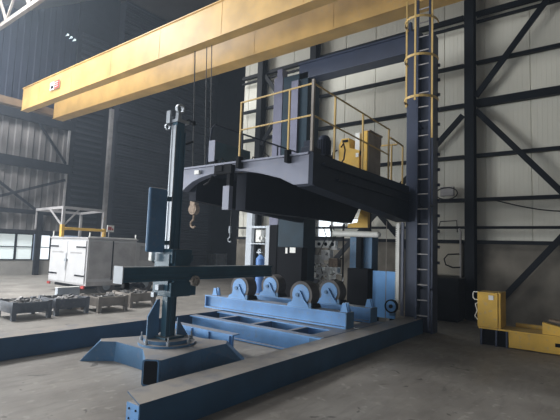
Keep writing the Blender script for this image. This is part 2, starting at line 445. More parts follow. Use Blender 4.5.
# ============================================================ PORTAL
t=thing('portal_frame','tall navy steel portal with two columns and a high crossbeam','portal',(9.2,5,0))
c1=MB().box(9.0,9.34,3.24,3.5,0,6.5,.01).box(9.14,9.34,2.97,3.24,0,6.4).box(9.02,9.34,2.93,2.97,0,6.35)
c1.build('column','navy',t)
MB().prism([(3.44,6.5),(3.52,6.5),(3.5,6.75),(3.46,6.78)],'x',9.1,9.2).build('lifting_lug','navy',t)
rk=MB()
for k in range(14): rk.box(9.30,9.35,2.885,2.93,1.4+k*.33,1.46+k*.33)
rk.build('rack_teeth','navy',t)
MB().box(9.0,9.55,6.12,6.92,0,6.2,.01).build('column','dteal',t,label='dark teal left portal column')
MB().box(8.93,8.998,6.38,6.60,3.2,6.0).build('guide_rail','lavd',t,label='pale lavender guide rail')
cb=MB().box(9.0,9.4,3.5,6.42,6.02,6.42,.01).box(8.97,9.43,3.5,6.44,6.42,6.46)
cb.build('crossbeam','navy',t)
# ladder with cage
ld=MB()
for y in (2.91,3.17): ld.box(8.72,8.78,y-.02,y+.02,.1,7.0)
ladder=ld.build('ladder','navy',t)
for k in range(22):
    MB().cyl((8.75,2.93,.38+k*.305),(8.75,3.15,.38+k*.305),.013,n=8).build('rung','greypost',ladder)
for k in range(4):
    MB().obox((8.78,2.91,.9+k*1.7),(9.05,2.95,.9+k*1.7),.03,.03).build('stand_off','navy',ladder); MB().obox((8.78,3.17,.9+k*1.7),(9.14,3.2,.9+k*1.7),.03,.03).build('stand_off','navy',ladder)
for z in (6.40,5.60,4.74):
    pts=[(8.66-.33*math.sin(a)*1.15, 3.06-.33*math.cos(a), z) for a in [math.pi*i/12 for i in range(-1,14)]]
    hp=MB()
    for a,b in zip(pts,pts[1:]): hp.obox(a,b,.012,.05)
    hp.build('cage_hoop','yellow2',ladder)
for a,zb in ((.5,3.9),(1.57,4.66),(3.14,4.66)):
    x,y=8.66-.33*math.sin(a)*1.1, 3.06-.318*math.cos(a)
    MB().box(x-.012,x+.012,y-.018,y+.018,zb,7.0).build('cage_bar','yellow2',ladder)

tag(MB().box(9.4,9.75,7.25,7.56,0,6.45,.01).box(9.45,9.7,7.32,7.5,6.45,6.7).build('lifting_mast','lavd'),'tall pale lavender mast left of the teal portal column','mast')
tag(MB().box(10.0,10.12,8.70,8.93,0,3.9,.01).build('pale_post','sheet'),'pale bluish white post under the arch beside the gas bottle rack','post')
t=thing('black_stand','black upright stand with a pale edge left of the teal column','stand',(9.2,7.3,0))
MB().box(9.15,9.32,7.08,7.31,0,2.24).build('body','rubber',t); MB().box(9.15,9.22,7.33,7.46,0,2.22).build('edge_strip','sheet',t)

# ============================================================ LIFTING PLATFORM
t=thing('lifting_platform','lavender arched platform carriage held high by the portal','platform',(7.1,4.9,2.2))
arch=[(6.32,3.0),(6.32,2.60),(6.2,2.68),(6.05,2.76),(5.85,2.82),(5.55,2.87),(5.2,2.885),(4.8,2.86),(4.5,2.81),(4.2,2.73),(4.04,2.69),(3.78,2.57),(3.5,2.57),(3.5,3.0)]
MB().prism(arch,'x',5.25,5.40).box(5.2,5.45,3.5,6.33,3.0,3.03).build('arch_beam','lav',t)
MB().prism([(5.22,3.03),(8.96,3.03),(8.96,2.28),(7.2,2.41),(5.22,2.54)],'y',3.42,3.497).box(5.45,8.9,3.36,3.43,2.86,2.90).box(5.9,8.9,3.37,3.43,2.70,2.73).prism([(5.24,2.56),(8.95,2.30),(8.95,2.27),(5.24,2.53)],'y',3.40,3.7).build('side_beam','deckd',t)
MB().prism([(5.42,3.0),(8.96,3.0),(8.96,2.28),(5.42,2.44)],'y',6.12,6.3).build('side_beam','housing',t)
MB().box(5.41,8.95,3.5,6.2,2.95,2.999).build('deck','deckd',t)
MB().prism([(5.44,2.945),(5.44,2.235),(9.22,2.27),(9.7,2.80),(9.7,2.945)],'y',4.9,5.12).build('underside_housing','housing',t)
hbk=MB().box(5.16,5.25,5.02,5.17,2.22,2.62,.005).build('hanging_bracket','lav',t); MB().box(5.2,5.3,5.06,5.13,2.621,2.9).build('hanger','rubber',hbk)
MB().box(5.16,5.25,5.0,5.4,2.83,2.98).tube([(5.18,5.45,2.82),(5.15,5.5,2.7),(5.15,5.62,2.66)],.02).box(5.14,5.2,5.2,5.36,2.87,2.97).build('front_clutter','rubber',t)
MB().box(5.19,5.25,5.82,5.94,2.88,2.95,.005).build('valve','white3',t)
for y in (4.85,3.86): MB().box(5.14,5.249,y-.028,y+.028,2.90,3.09).build('post_socket','rubber',t)
def rail_run(name,pts,r,m='yellow2',par=t):
    return MB().tube(pts,r,n=8).build(name,m,par)
rr=MB(); rr.tube([(5.22,4.9,4.02),(5.22,3.45,4.06),(8.0,3.45,4.03)],.015).tube([(5.22,4.88,3.55),(5.22,3.45,3.58),(7.95,3.45,3.52)],.014)
gr=rr.build('guard_rail','yellow2',t)
for x,y in ((5.22,4.88),(5.22,3.88)): MB().box(x-.014,x+.014,y-.014,y+.014,3.031,4.03).build('post','yellow2',gr)
MB().box(5.20,5.24,3.43,3.47,3.04,4.12).build('post','crate2',gr,label='dark brown corner post')
for x in (5.86,6.83,7.95): MB().box(x-.014,x+.014,3.435,3.463,3.04,4.04).build('post','yellow2',gr)
MB().tube([(8.5,3.5,3.85),(8.5,4.0,3.87)],.02).tube([(8.45,3.6,3.03),(8.45,3.6,3.85)],.02).tube([(8.1,3.48,3.9),(8.8,3.5,3.88)],.02).tube([(8.8,3.5,3.03),(8.8,3.5,3.88)],.02).build('end_rail','yellow2',t)
dr=MB().tube([(5.62,6.1,3.05),(5.72,6.1,3.88),(5.8,6.1,3.97),(8.6,6.1,3.98)],.018).tube([(5.67,6.1,3.5),(5.9,6.1,3.5)],.015)
dr=dr.build('far_guard_rail','deckd',t)
for x in (6.6,7.8): MB().cyl((x,6.1,3.0),(x,6.1,3.98),.018,n=8).build('post','deckd',dr)
cb=MB()
for i in range(6):
    y=5.9-i*.25; cb.tube([(5.5,y,3.03),(5.55,y-.03,3.16+.05*(i%2)),(5.6,y-.12,3.12),(5.7,y-.16,3.03)],.012,n=6)
cb.build('deck_hoses','cable',t)
t2=thing('teal_valve_box','dark teal box with a pale front standing on the platform left side','box',(6.0,5.9,3.0))
MB().box(5.57,6.55,5.82,5.98,3.22,3.56,.005).build('body','teal',t2); MB().box(5.55,5.57,5.82,5.98,3.18,3.58).build('front_plate','lav',t2)
for x in (5.6,6.4): MB().box(x,x+.06,5.84,5.96,3.0,3.22).build('foot','rubber',t2)
t2=thing('electric_motor','black upright electric motor by the near corner of the platform','motor',(6.2,3.85,3.0))
MB().cyl((6.2,3.85,3.18),(6.2,3.85,3.5),.10,n=24).cyl((6.2,3.85,3.5),(6.2,3.85,3.54),.10,.07,n=24).build('body','deckd',t2,smooth=True)
fn=MB()
for i in range(16):
    a=i*math.pi/8; fn.obox((6.2+.11*math.cos(a),3.85+.11*math.sin(a),3.22),(6.2+.11*math.cos(a),3.85+.11*math.sin(a),3.46),.012,.02,up=(math.cos(a),math.sin(a),0))
fn.build('cooling_fins','deckd',t2)
MB().box(6.05,6.35,3.72,3.98,3.0,3.18,.01).build('gearbox','rubber',t2)
MB().tube([(6.3,3.75,3.15),(6.5,3.7,3.1),(6.62,3.7,3.2),(6.66,3.7,3.38),(6.6,3.7,3.48),(6.52,3.7,3.4)],.014).build('cable','cable',t2)
t2=thing('junction_stand','dark box behind the corner post of the platform rail','box',(5.6,3.75,3.0))
MB().box(5.5,5.75,3.62,3.84,3.0,3.2,.01).box(5.52,5.6,3.66,3.8,3.2,3.3).build('body','deckd',t2)
t2=thing('yellow_power_cabinet','tall yellow cabinet with a dark brown side on the platform','cabinet',(7.75,3.75,3.0))
MB().box(7.45,8.0,3.66,3.79,3.0,3.92,.01).build('body','yellow3',t2)
MB().box(7.47,8.02,3.648,3.658,3.02,3.90).build('side_panel','crate2',t2,label='dark brown side panel')
MB().box(7.50,8.1,3.645,3.80,3.92,3.95).box(8.001,8.1,3.67,3.78,3.75,3.92).build('top_cover','crate2',t2)
t2=thing('yellow_welding_source','yellow welding power source with a white handle front beside the tall cabinet','machine',(7.6,4.08,3.0))
MB().prism([(3.83,3.0),(4.28,3.0),(4.28,3.70),(4.22,3.82),(4.06,3.82),(4.04,3.62),(3.83,3.55)],'x',7.45,7.85).build('body','yellow3',t2)
MB().box(7.46,7.60,3.83,3.93,3.46,3.90,.005).box(7.44,7.50,3.84,3.90,3.42,3.50).build('handle','white3',t2)
MB().box(7.435,7.448,4.08,4.2,3.74,3.79).build('label_strip','rubber',t2)
MB().tube([(7.4,4.32,3.1),(7.38,4.4,3.3),(7.4,4.38,3.55),(7.43,4.3,3.6)],.015).build('cable','cable',t2)
MB().box(7.0,7.4,3.8,4.2,3.0,3.12,.02).build('tray','mblue',t2)
tag(MB().prism([(5.30,2.2),(5.30,2.29),(5.04,2.33),(4.86,2.95),(4.75,2.95),(4.75,2.2)],'x',9.76,9.88).build('yellow_gusset','yellow3'),'yellow wedge shaped plate hanging behind the dark platform housing','plate')

# ============================================================ FLOOR RAILS
def floor_rail(y0,y1,x0,x1,label,web):
    t=thing('floor_rail',label,'rail',((x0+x1)/2,(y0+y1)/2,0),'floor rails of the portal')
    MB().box(x0,x1,y0,y0+web,0,.285,.006).build('beam','rail',t)
    MB().prism([(x0-.01,y0-.004),(x1,y0-.004),(x1,y1),(x0+.12,y1)],'z',.286,.30).build('top_plate','rail',t)
    MB().box(x0-.012,x0-.001,y0,y0+web,.0,.285).build('end_plate','blue',t)
    bl=MB()
    for y in (y0+.04,y0+web-.04):
        for z in (.16,.24): bl.cyl((x0-.018,y,z),(x0-.012,y,z),.009,n=8)
    bl.build('bolts','rubber',t)
    return t
floor_rail(3.10,3.46,2.27,8.97,'long dusty blue floor rail in the foreground right',.17)
floor_rail(6.45,6.85,-3.0,9.4,'long dusty blue floor rail in front of the metal crates',.30)

# low cross frame between rails
t=thing('cross_frame','low sky blue frame lying between the floor rails in front of the roller beds','frame',(6.2,5,0))
MB().ibeam((5.78,3.49,.15),(5.78,6.43,.15),.16,.28,tf=.02).build('front_beam','blue',t)
MB().ibeam((6.5,3.49,.15),(6.5,6.43,.15),.16,.28,tf=.02).build('rear_beam','blue',t)
for y in (4.25,5.05,5.85): MB().ibeam((5.8,y,.15),(6.48,y,.15),.08,.26).build('cross_member','mblue',t)
MB().box(5.75,7.9,3.485,3.75,.0,.298,.005).build('side_beam','mblue',t)

# roller beds
def roller_bed(x,y0,y1,wy,label,lug=True,two=True):
    t=thing('roller_bed',label,'roller bed',(x,(y0+y1)/2,.3),'roller beds on the floor rails')
    b=MB().box(x+.02,x+.05,y0,y1,.33,.54).box(x-.06,x+.22,y0,y1,.30,.33).box(x-.06,x+.22,y0,y1,.54,.565)
    b.box(x-.05,x+.2,y0,y0+.02,.33,.54).box(x-.05,x+.2,y1-.02,y1,.33,.54)
    b.build('beam','blue',t)
    MB().box(x-.055,x+.215,y0-.015,y0-.002,.30,.565).build('end_plate','mblue',t)
    for y in wy:
        r=MB().ring((x+.0,y,.785),(x+.26,y,.785),.245,.188,n=36)
        rl=r.build('roller','tyre',t,smooth=True)
        MB().cyl((x-.008,y,.785),(x+.25,y,.785),.187,n=32).build('hub','blue',rl,smooth=True)
        MB().prism([(y-.20,.566),(y+.27,.566),(y+.25,.62),(y+.17,.66),(y+.13,.80),(y+.06,.86),(y,.86),(y-.05,.78),(y-.10,.70),(y-.18,.62)],'x',x-.04,x-.012).build('bearing_bracket','blue',rl)
        MB().cyl((x-.06,y+.05,.78),(x-.04,y+.05,.78),.035,n=12).build('axle_cap','mblue',rl); MB().box(x-.05,x-.01,y-.26,y-.205,.566,.66).build('end_stop','mblue',rl)
        MB().prism([(y-.30,.566),(y+.05,.566),(y+.05,.60),(y-.25,.64)],'x',x+.02,x+.24).build('bearing_foot','rubber',rl)
    for y in ([y0+.08,y1-.2] if lug else [y0+.08]):
        MB().prism([(y-.07,.566),(y+.07,.566),(y+.03,.72),(y-.03,.72)],'x',x+.03,x+.06).prism([(y-.07,.566),(y+.07,.566),(y+.03,.72),(y-.03,.72)],'x',x+.12,x+.15).build('lug','blue',t)
    return t
roller_bed(6.68,3.60,7.02,(6.08,4.56),'nearer sky blue roller bed with two large rollers')
roller_bed(7.62,3.60,6.55,(6.03,4.52),'farther sky blue roller bed behind the nearer one',lug=False)

# ============================================================ MANIPULATOR
t=thing('welding_manipulator','dark blue column and boom manipulator on a splayed base in the foreground','manipulator',(4.0,4.95,0))
bs=MB()
def leg(cx,cy,ang,L,w,h0,h1,slope):
    d=Vector((math.cos(ang),math.sin(ang),0)); sd=Vector((-d.y,d.x,0))
    c=Vector((cx,cy,0))
    A=[]
    prof=[(0,0),(L,0),(L-slope,h1),(0,h1)]
    vs=[[bs.bm.verts.new(c+d*u+sd*s*w/2+Vector((0,0,z))) for u,z in prof] for s in (-1,1)]
    fs=[bs.bm.faces.new(vs[0]),bs.bm.faces.new(vs[1][::-1])]
    for i in range(4):
        j=(i+1)%4; fs.append(bs.bm.faces.new((vs[0][i],vs[1][i],vs[1][j],vs[0][j])))
    bmesh.ops.recalc_face_normals(bs.bm,faces=fs)
H=.27
# plan outline of the splayed base (z 0..H) with sloping tips
out_b=[(3.17,4.30),(3.52,4.80),(3.52,5.45),(3.2,5.76),(3.36,5.95),(3.9,5.55),(4.25,5.5),(4.66,5.82),(4.80,5.64),(4.55,5.2),(4.5,4.72),(4.90,4.30),(4.72,4.16),(4.02,4.26),(3.30,4.17)]
out_t=[(3.18,4.29),(3.50,4.80),(3.50,5.40),(3.36,5.56),(3.46,5.70),(3.9,5.52),(4.25,5.48),(4.58,5.72),(4.70,5.58),(4.52,5.2),(4.5,4.78),(4.64,4.42),(4.50,4.30),(4.02,4.29),(3.32,4.19)]
vb=[bs.bm.verts.new((x,y,0)) for x,y in out_b]; vt=[bs.bm.verts.new((x,y,H)) for x,y in out_t]
fs=[bs.bm.faces.new(vb[::-1]),bs.bm.faces.new(vt)]
for i in range(len(vb)):
    j=(i+1)%len(vb); fs.append(bs.bm.faces.new((vb[i],vb[j],vt[j],vt[i])))
bmesh.ops.recalc_face_normals(bs.bm,faces=fs)
base=bs.build('base','mblue',t)
# open box end of the front leg
a=Vector((3.15,4.30,0)); b=Vector((3.27,4.15,0)); nrm=Vector((-.78,-.62,0)).normalized()
op=MB(); up=Vector((0,0,1)); d=(b-a).normalized()
def ring_pt(u,z,off): return a+d*u+up*z+nrm*off
Lw=(b-a).length
def rrect(u0,u1,z0,z1,r,off):
    P=[]
    for cx,cz,a0 in ((u1-r,z1-r,0),(u0+r,z1-r,90),(u0+r,z0+r,180),(u1-r,z0+r,270)):
        for k in range(4):
            an=math.radians(a0+k*30); P.append(ring_pt(cx+r*math.cos(an),cz+r*math.sin(an),off))
    return P
o1=[op.bm.verts.new(p) for p in rrect(0,Lw,0,.30,.035,0.0)]
o2=[op.bm.verts.new(p) for p in rrect(0,Lw,0,.30,.035,.03)]
i1=[op.bm.verts.new(p) for p in rrect(.018,Lw-.018,.018,.282,.025,.03)]
fs=[]
for A,B in ((o1,o2),(o2,i1)):
    for i in range(16): fs.append(op.bm.faces.new((A[i],A[(i+1)%16],B[(i+1)%16],B[i])))
bmesh.ops.recalc_face_normals(op.bm,faces=fs)
op.build('leg_rim','mblue',base)
cv=MB(); c0=[cv.bm.verts.new(p) for p in rrect(.018,Lw-.018,.018,.282,.025,.026)]; c1_=[cv.bm.verts.new(p) for p in rrect(.018,Lw-.018,.018,.282,.025,.012)]
fs=[cv.bm.faces.new(c0),cv.bm.faces.new(c1_[::-1])]
for i in range(16): fs.append(cv.bm.faces.new((c0[i],c0[(i+1)%16],c1_[(i+1)%16],c1_[i])))
bmesh.ops.recalc_face_normals(cv.bm,faces=fs)
cv.build('leg_opening','rubber',base)
cx,cy=3.94,4.88
MB().cyl((cx,cy,.27),(cx,cy,.30),.38,n=40).build('slewing_ring','mblue',t)
MB().cyl((cx,cy,.301),(cx,cy,.345),.31,n=40).build('turntable','mblue',t)
for i in range(5):
    an=math.radians(130+i*52)
    px,py=cx+.345*math.cos(an),cy+.345*math.sin(an)
    MB().cyl((px,py,.301),(px,py,.35),.024,n=8).cyl((px,py,.35),(px,py,.41),.010,n=8).build('clamp_bolt','metal',t)
# mast: square column with rails and rack
mb=MB().box(3.845,3.98,4.80,4.91,.345,3.33,.008)
mast=mb.build('mast','teal',t)
MB().box(3.825,3.843,4.805,4.83,1.45,3.28).box(3.825,3.843,4.88,4.905,1.45,3.28).build('guide_rail','metal',mast,label='bright guide rails')
MB().box(3.833,3.843,4.832,4.878,1.4,3.28).build('rack','sheet',mast)
MB().box(3.981,3.995,4.79,4.92,.345,3.2).box(3.90,3.93,4.785,4.799,.345,3.2).build('side_rail','teal',mast)
# bottom stiffeners
MB().prism([(3.66,.347),(3.66,.64),(3.80,.86),(3.843,.86),(3.843,.347)],'y',4.95,4.97).build('gusset','mblue',mast)
MB().prism([(4.06,.347),(4.26,.347),(4.07,.60)],'y',4.83,4.85).build('gusset','mblue',mast)
MB().box(3.78,4.10,4.72,5.0,.347,.375).build('foot_flange','teal',mast)
# top head
hd=MB().box(3.83,4.04,4.78,4.93,3.33,3.37)
hd.ring((3.88,4.78,3.52),(3.88,4.83,3.52),.07,.045,n=20).box(3.80,3.83,4.92,5.0,3.32,3.50).ring((3.80,4.94,3.26),(3.80,4.97,3.26),.045,.028)
hd.box(3.85,3.91,4.80,4.86,3.37,3.47).box(3.82,3.86,4.92,4.96,3.37,3.42)
hd.build('mast_head','metal',mast,label='pale pulley head')
MB().obox((3.98,4.85,3.02),(4.18,4.85,3.12),.02,.03).build('top_arm','rubber',mast)
MB().tube([(4.0,4.84,3.37),(4.08,4.84,3.42),(4.14,4.84,3.40)],.010).box(4.14,4.19,4.82,4.86,3.36,3.42).build('top_switch','rubber',mast)
# saddle
sd=MB().box(3.74,4.08,4.62,5.0,1.36,1.55,.01).box(3.74,4.08,4.61,5.0,.92,1.11,.01).box(3.72,3.80,4.66,4.96,1.0,1.48).box(4.08,4.16,4.68,4.9,1.38,1.48,.01).box(3.78,4.04,4.605,4.66,.94,1.52)
sd.box(4.12,4.22,4.66,4.84,.92,1.06,.01)
sad=sd.build('saddle','teal',t)
kn=MB().ring((3.98,4.40,1.14),(3.98,4.435,1.14),.07,.05,n=20).cyl((3.98,4.405,1.14),(3.98,4.43,1.14),.03,n=12).box(3.97,3.99,4.41,4.43,1.08,1.20)
kn.build('hand_wheel','crate2',sad)
MB().box(3.62,3.68,4.90,4.97,1.38,1.52,.01).build('switch','white3',sad)
MB().box(3.64,3.74,4.74,4.82,1.0,1.08,.01).box(3.60,3.66,4.78,4.84,.92,.98).build('clamp','metal',sad)
# boom along x
bo=MB().box(2.91,5.66,4.46,4.60,1.15,1.33,.006).box(2.91,5.66,4.44,4.46,1.155,1.18).box(2.91,5.66,4.44,4.46,1.30,1.325).box(2.91,5.66,4.45,4.46,1.22,1.245)
boom=bo.build('boom','teal',t)
MB().box(2.895,2.909,4.43,4.61,1.14,1.34).build('end_plate','sheet',boom,label='pale end plate')
MB().box(2.95,3.02,4.46,4.54,1.08,1.149,.01).build('boom_stop','rubber',boom)
# side cabinet
cb=MB().box(3.47,3.76,4.80,4.86,1.50,2.36,.03)
cb.build('side_guard','mblue',t)
MB().box(3.76,3.845,4.81,4.85,1.6,1.66).box(3.76,3.845,4.81,4.85,2.2,2.26).build('guard_hinge','teal',t)
# channel bracket
t=thing('channel_bracket','short sky blue ribbed channel lying between the base and the cross frame','channel',(4.9,5.1,0))
MB().box(4.86,4.89,4.52,6.0,.02,.29).box(4.86,5.02,4.52,6.0,.29,.305).box(4.86,5.02,4.52,6.0,.0,.02).build('channel','blue',t)
for y in (4.56,5.0,5.4,5.75): MB().box(4.83,4.858,y,y+.025,.02,.29).build('rib','blue',t)

# ============================================================ CRATES + SCRAP
def crate(x,y,m,label,scr):
    t=thing('metal_crate',label,'crate',(x+.36,y+.4,0),'metal crates behind the far floor rail')
    w,d=.74,.80; z0,z1=.14,.35
    b=MB().box(x,x+w,y,y+.02,z0,z1).box(x,x+w,y+d-.02,y+d,z0,z1).box(x,x+.02,y+.02,y+d-.02,z0,z1).box(x+w-.02,x+w,y+.02,y+d-.02,z0,z1).box(x+.02,x+w-.02,y+.02,y+d-.02,z0,z0+.02)
    b.box(x-.012,x+w+.012,y-.015,y,z1-.03,z1).box(x-.012,x+w+.012,y-.015,y,z0,z0+.025)
    b.build('bin',m,t)
    for lx in (x-.01,x+w-.07):
        for ly in (y-.012,y+d-.07): MB().box(lx,lx+.08,ly,ly+.08,0,z0).box(lx-.004,lx+.084,ly-.004,ly+.084,z0,z1+.02).build('leg',m,t)
    s=MB(); rnd=random.Random(scr)
    for i in range(26):
        px=x+.08+rnd.random()*(w-.16); py=y+.1+rnd.random()*(d-.2); pz=.275+rnd.random()*.06
        a=rnd.random()*3.14; L=.08+rnd.random()*.14; tl=rnd.uniform(-.18,.18)
        dx,dy=math.cos(a)*L/2,math.sin(a)*L/2
        s.obox((max(x+.03,min(x+w-.03,px-dx)),max(y+.03,min(y+d-.03,py-dy)),pz-tl*L),(max(x+.03,min(x+w-.03,px+dx)),max(y+.03,min(y+d-.03,py+dy)),pz+tl*L+.03),.02+rnd.random()*.05,.015+rnd.random()*.035)
    s.box(x+.03,x+w-.03,y+.03,y+d-.03,z0+.021,.29)
    o=s.build('metal_offcuts','scrap'); tag(o,'heap of dark metal offcuts filling the '+label.split(' metal crate')[0]+' crate '+label.split('metal crate ')[1],'scrap'); o['kind']='stuff'
    return t
crate(2.72,9.45,'crate','dark grey metal crate cut by the left edge of the picture',1)
crate(3.78,9.42,'crate','blue-grey metal crate nearest the left edge seen whole',2)
crate(4.68,9.55,'crate','dark blue-grey metal crate in front of the pale sheet',3)
crate(5.55,9.35,'crate2','pale rusty metal crate right of the pale sheet',4)
crate(6.58,9.65,'crate2','pale rusty metal crate next to the manipulator base',5)
t=thing('pale_sheet_box','pale sheet metal box standing behind the crates','box',(5.5,10.5,0))
MB().box(5.12,5.66,10.42,10.55,0,.50,.006).build('body','sheet',t); MB().box(5.11,5.67,10.41,10.56,.50,.512).build('lid','white3',t)
# dark bundle on the last crate
tag(MB().tube([(6.66,9.9,.46),(6.75,10.0,.50),(6.9,10.05,.53),(7.05,10.0,.50),(7.15,10.05,.53),(7.26,10.1,.46)],.055,n=8).build('hose_bundle','rubber'),'black hose bundle lying over the crate next to the manipulator base','hose')

# ============================================================ TRUCK
t=thing('box_truck','white box body truck with double rear doors parked at the left','truck',(7.9,13.6,0))
X0,X1,Y0,Y1,Z0,Z1=7.0,8.7,12.6,14.95,.28,1.70
body=MB().box(X0,X1,Y0,Y1,Z0,Z1,.02).build('box_body','white2',t)
MB().box(X0-.03,X1+.03,Y0-.03,Y1+.03,Z1-.0,Z1+.05,.01).build('roof_trim','greypost',body); MB().box(X0+.01,X1+.02,Y0-.02,Y0-.001,Z0,Z0+.12).build('sill_trim','greypost',body)
ym=(Y0+Y1)/2
for i,(a,b) in enumerate(((Y0+.06,ym-.01),(ym+.01,Y1-.06))):
    d=MB().box(X0-.03,X0-.001,a,b,Z0+.06,Z1-.06,.006).build('rear_door','white2',body)
    for z in (.55,1.42):
        yy=(a if i==0 else b); y2=yy+(.55 if i==0 else -.55)
        MB().box(X0-.045,X0-.031,min(yy,y2),max(yy,y2),z,z+.045).build('hinge_strap','rubber',d)
    s=MB(); rr_=random.Random(3+i); y=a+.22
    while y<b-.2:
        w=.03+rr_.random()*.03; s.box(X0-.034,X0-.031,y,y+w,1.24,1.28+rr_.random()*.015); y+=w+.012
    s.build('faded_lettering','greypost',d)
MB().cyl((X0-.06,ym,.7),(X0-.06,ym,1.25),.012,n=8).box(X0-.08,X0-.03,ym-.06,ym+.06,.98,1.06).build('door_latch','metal',body)
MB().box(X0-.05,X0-.0,Y0+.02,Y0+.2,Z0-.08,Z0,.01).build('tail_light','red',body)
MB().box(X0-.05,X0-.0,Y1-.2,Y1-.02,Z0-.08,Z0,.01).build('tail_light','red',body)
MB().box(X0+.06,X0+.80,Y0-.012,Y0-.001,.50,1.62).box(X0+.86,X1-.05,Y0-.012,Y0-.001,.50,1.62).build('side_panel','greypost',body,label='grey side panels')
MB().box(X0+.82,X0+.845,Y0-.02,Y0-.001,.45,1.66).build('side_seam','rubber',body)
MB().box(X0+.1,X1+.9,Y0+.25,Y1-.25,.18,.275).build('chassis','rubber',t)
for wx,wy in ((7.75,12.66),(7.75,14.5),(9.2,12.7),(9.2,14.5)):
    w=MB().ring((wx,wy,.27),(wx,wy+.18,.27),.27,.15,n=28).build('wheel','tyre',t,smooth=True)
    MB().cyl((wx,wy+.03,.27),(wx,wy+.15,.27),.152,n=20).build('hub','metal',w)
cab=MB().prism([(8.74,.35),(9.75,.35),(9.75,.85),(9.45,1.0),(9.3,1.62),(8.74,1.66)],'y',12.75,14.6).build('cab','white2',t)
MB().prism([(8.95,1.05),(9.36,1.05),(9.24,1.52),(8.95,1.55)],'y',12.735,12.749).build('side_window','greypost',cab)
MB().box(9.62,9.74,12.72,12.75,.72,.84).build('marker_light','red',cab)
# roof rails, posts
rl=MB().box(X0+.02,X1,Y0+.02,Y0+.05,Z1+.05,Z1+.08).build('roof_rail','white3',t)
for x in (X0+.04,X1-.06): MB().box(x,x+.03,Y0+.02,Y0+.05,Z1+.08,Z1+.2).build('upright','white3',rl)
MB().box(X0+.02,X0+.05,Y1-.08,Y1-.05,Z1+.05,Z1+.24).build('upright','white3',rl)

t=thing('yellow_lifting_beam','yellow lifting beam on two short posts standing on the truck roof','lifting beam',(7.8,14.4,1.75))
MB().box(7.2,8.55,14.4,14.52,1.99,2.08,.01).build('beam','yellow3',t)
MB().box(7.04,7.13,14.39,14.53,1.752,2.16).box(7.13,7.2,14.41,14.51,1.98,2.06).build('post','yellow3',t)
MB().box(8.55,8.63,14.4,14.52,1.752,2.1).build('post','yellow3',t)
t=thing('red_white_sign','small white sign with red marks at the yellow beam end','sign',(9.95,16.2,0))
MB().cyl((9.9,16.3,0),(9.9,16.3,2.1),.02,n=8).build('pole','greypost',t)
MB().box(9.78,10.08,16.24,16.27,2.05,2.32).build('plate','white3',t)
MB().box(9.82,9.88,16.23,16.239,2.12,2.26).box(9.90,9.96,16.23,16.239,2.12,2.26).box(9.99,10.04,16.23,16.239,2.12,2.2).build('red_marks','red',t)
t=thing('steel_canopy_frame','pale grey steel stand with sloped struts behind the parked truck','stand',(8.0,17.0,0))
zt=2.93
MB().obox((8.6,19.9,zt),(8.34,17.0,zt),.09,.10).obox((8.34,17.0,zt),(10.05,17.0,zt),.09,.10).obox((10.05,17.0,zt),(10.6,19.9,zt),.09,.10).obox((10.6,19.9,zt),(8.6,19.9,zt),.09,.10).build('top_frame','greypost',t)
for x,y in ((8.34,17.0),(10.05,17.0),(10.6,19.9)): MB().box(x-.05,x+.05,y-.05,y+.05,0,zt+.05).build('post','greypost',t)
MB().obox((8.34,17.05,2.2),(8.40,18.3,zt),.05,.05).build('strut','greypost',t)
MB().obox((8.36,17.0,2.2),(9.0,17.0,zt),.05,.05).build('strut','greypost',t)
MB().obox((8.6,19.9,2.1),(8.6,19.9,2.98),.05,.05).build('strut','greypost',t)
# far tote
t=thing('wire_cage_tote','pale wire cage tote far back at the foot of the dark wall','tote',(21.2,20.8,0))
MB().box(20.9,21.8,21.2,22.2,.15,1.1,.05).build('tank','greypost',t)
cg=MB()
for i in range(7): cg.box(20.86,20.89,21.18+i*.165,21.20+i*.165,.12,1.15); cg.box(20.88+i*.15,20.9+i*.15,21.14,21.17,.12,1.15)
for z in (.15,.5,.8,1.12): cg.box(20.86,20.89,21.16,22.22,z,z+.03).box(20.86,21.84,21.14,21.17,z,z+.03)
cg.build('wire_cage','metal',t); MB().box(20.86,21.84,21.16,22.22,0,.12).build('pallet','crate',t)

# ============================================================ EQUIPMENT BEHIND PORTAL
t=thing('control_cabinet','black control cabinet with two white notes in front of the teal column','cabinet',(8.8,6.3,0))
MB().box(8.68,8.92,5.93,6.68,0,1.66,.01).build('body','rubber',t)
MB().box(8.672,8.679,6.36,6.42,1.50,1.64).build('paper_note','white3',t)
MB().box(8.672,8.679,6.12,6.29,1.52,1.65).build('paper_note','white3',t)
t=thing('gas_bottle','tall blue gas bottle standing behind the farther roller bed','gas bottle',(9.9,8.28,0))
MB().cyl((9.9,8.22,0),(9.9,8.22,1.3),.14,n=24).cyl((9.9,8.22,1.3),(9.9,8.22,1.42),.14,.04,n=24).build('cylinder','bottle',t,smooth=True)
MB().cyl((9.9,8.28,1.42),(9.9,8.28,1.52),.03,n=10).ring((9.88,8.28,1.54),(9.92,8.28,1.54),.05,.03).box(9.86,9.94,8.2,8.36,1.46,1.5).build('valve','metal',t)
t=thing('white_pump_unit','small white pump unit on a shelf bracket above the blue gas bottle','pump',(10.0,8.38,1.72))
MB().box(9.95,10.12,8.28,8.5,1.78,2.16,.02).cyl((9.95,8.3,1.9),(10.12,8.3,1.9),.06,n=12).build('body','white3',t)
MB().box(9.9,10.2,8.1,8.66,2.2,2.26).box(9.9,10.2,8.1,8.69,1.72,1.75).build('shelf','metal',t)
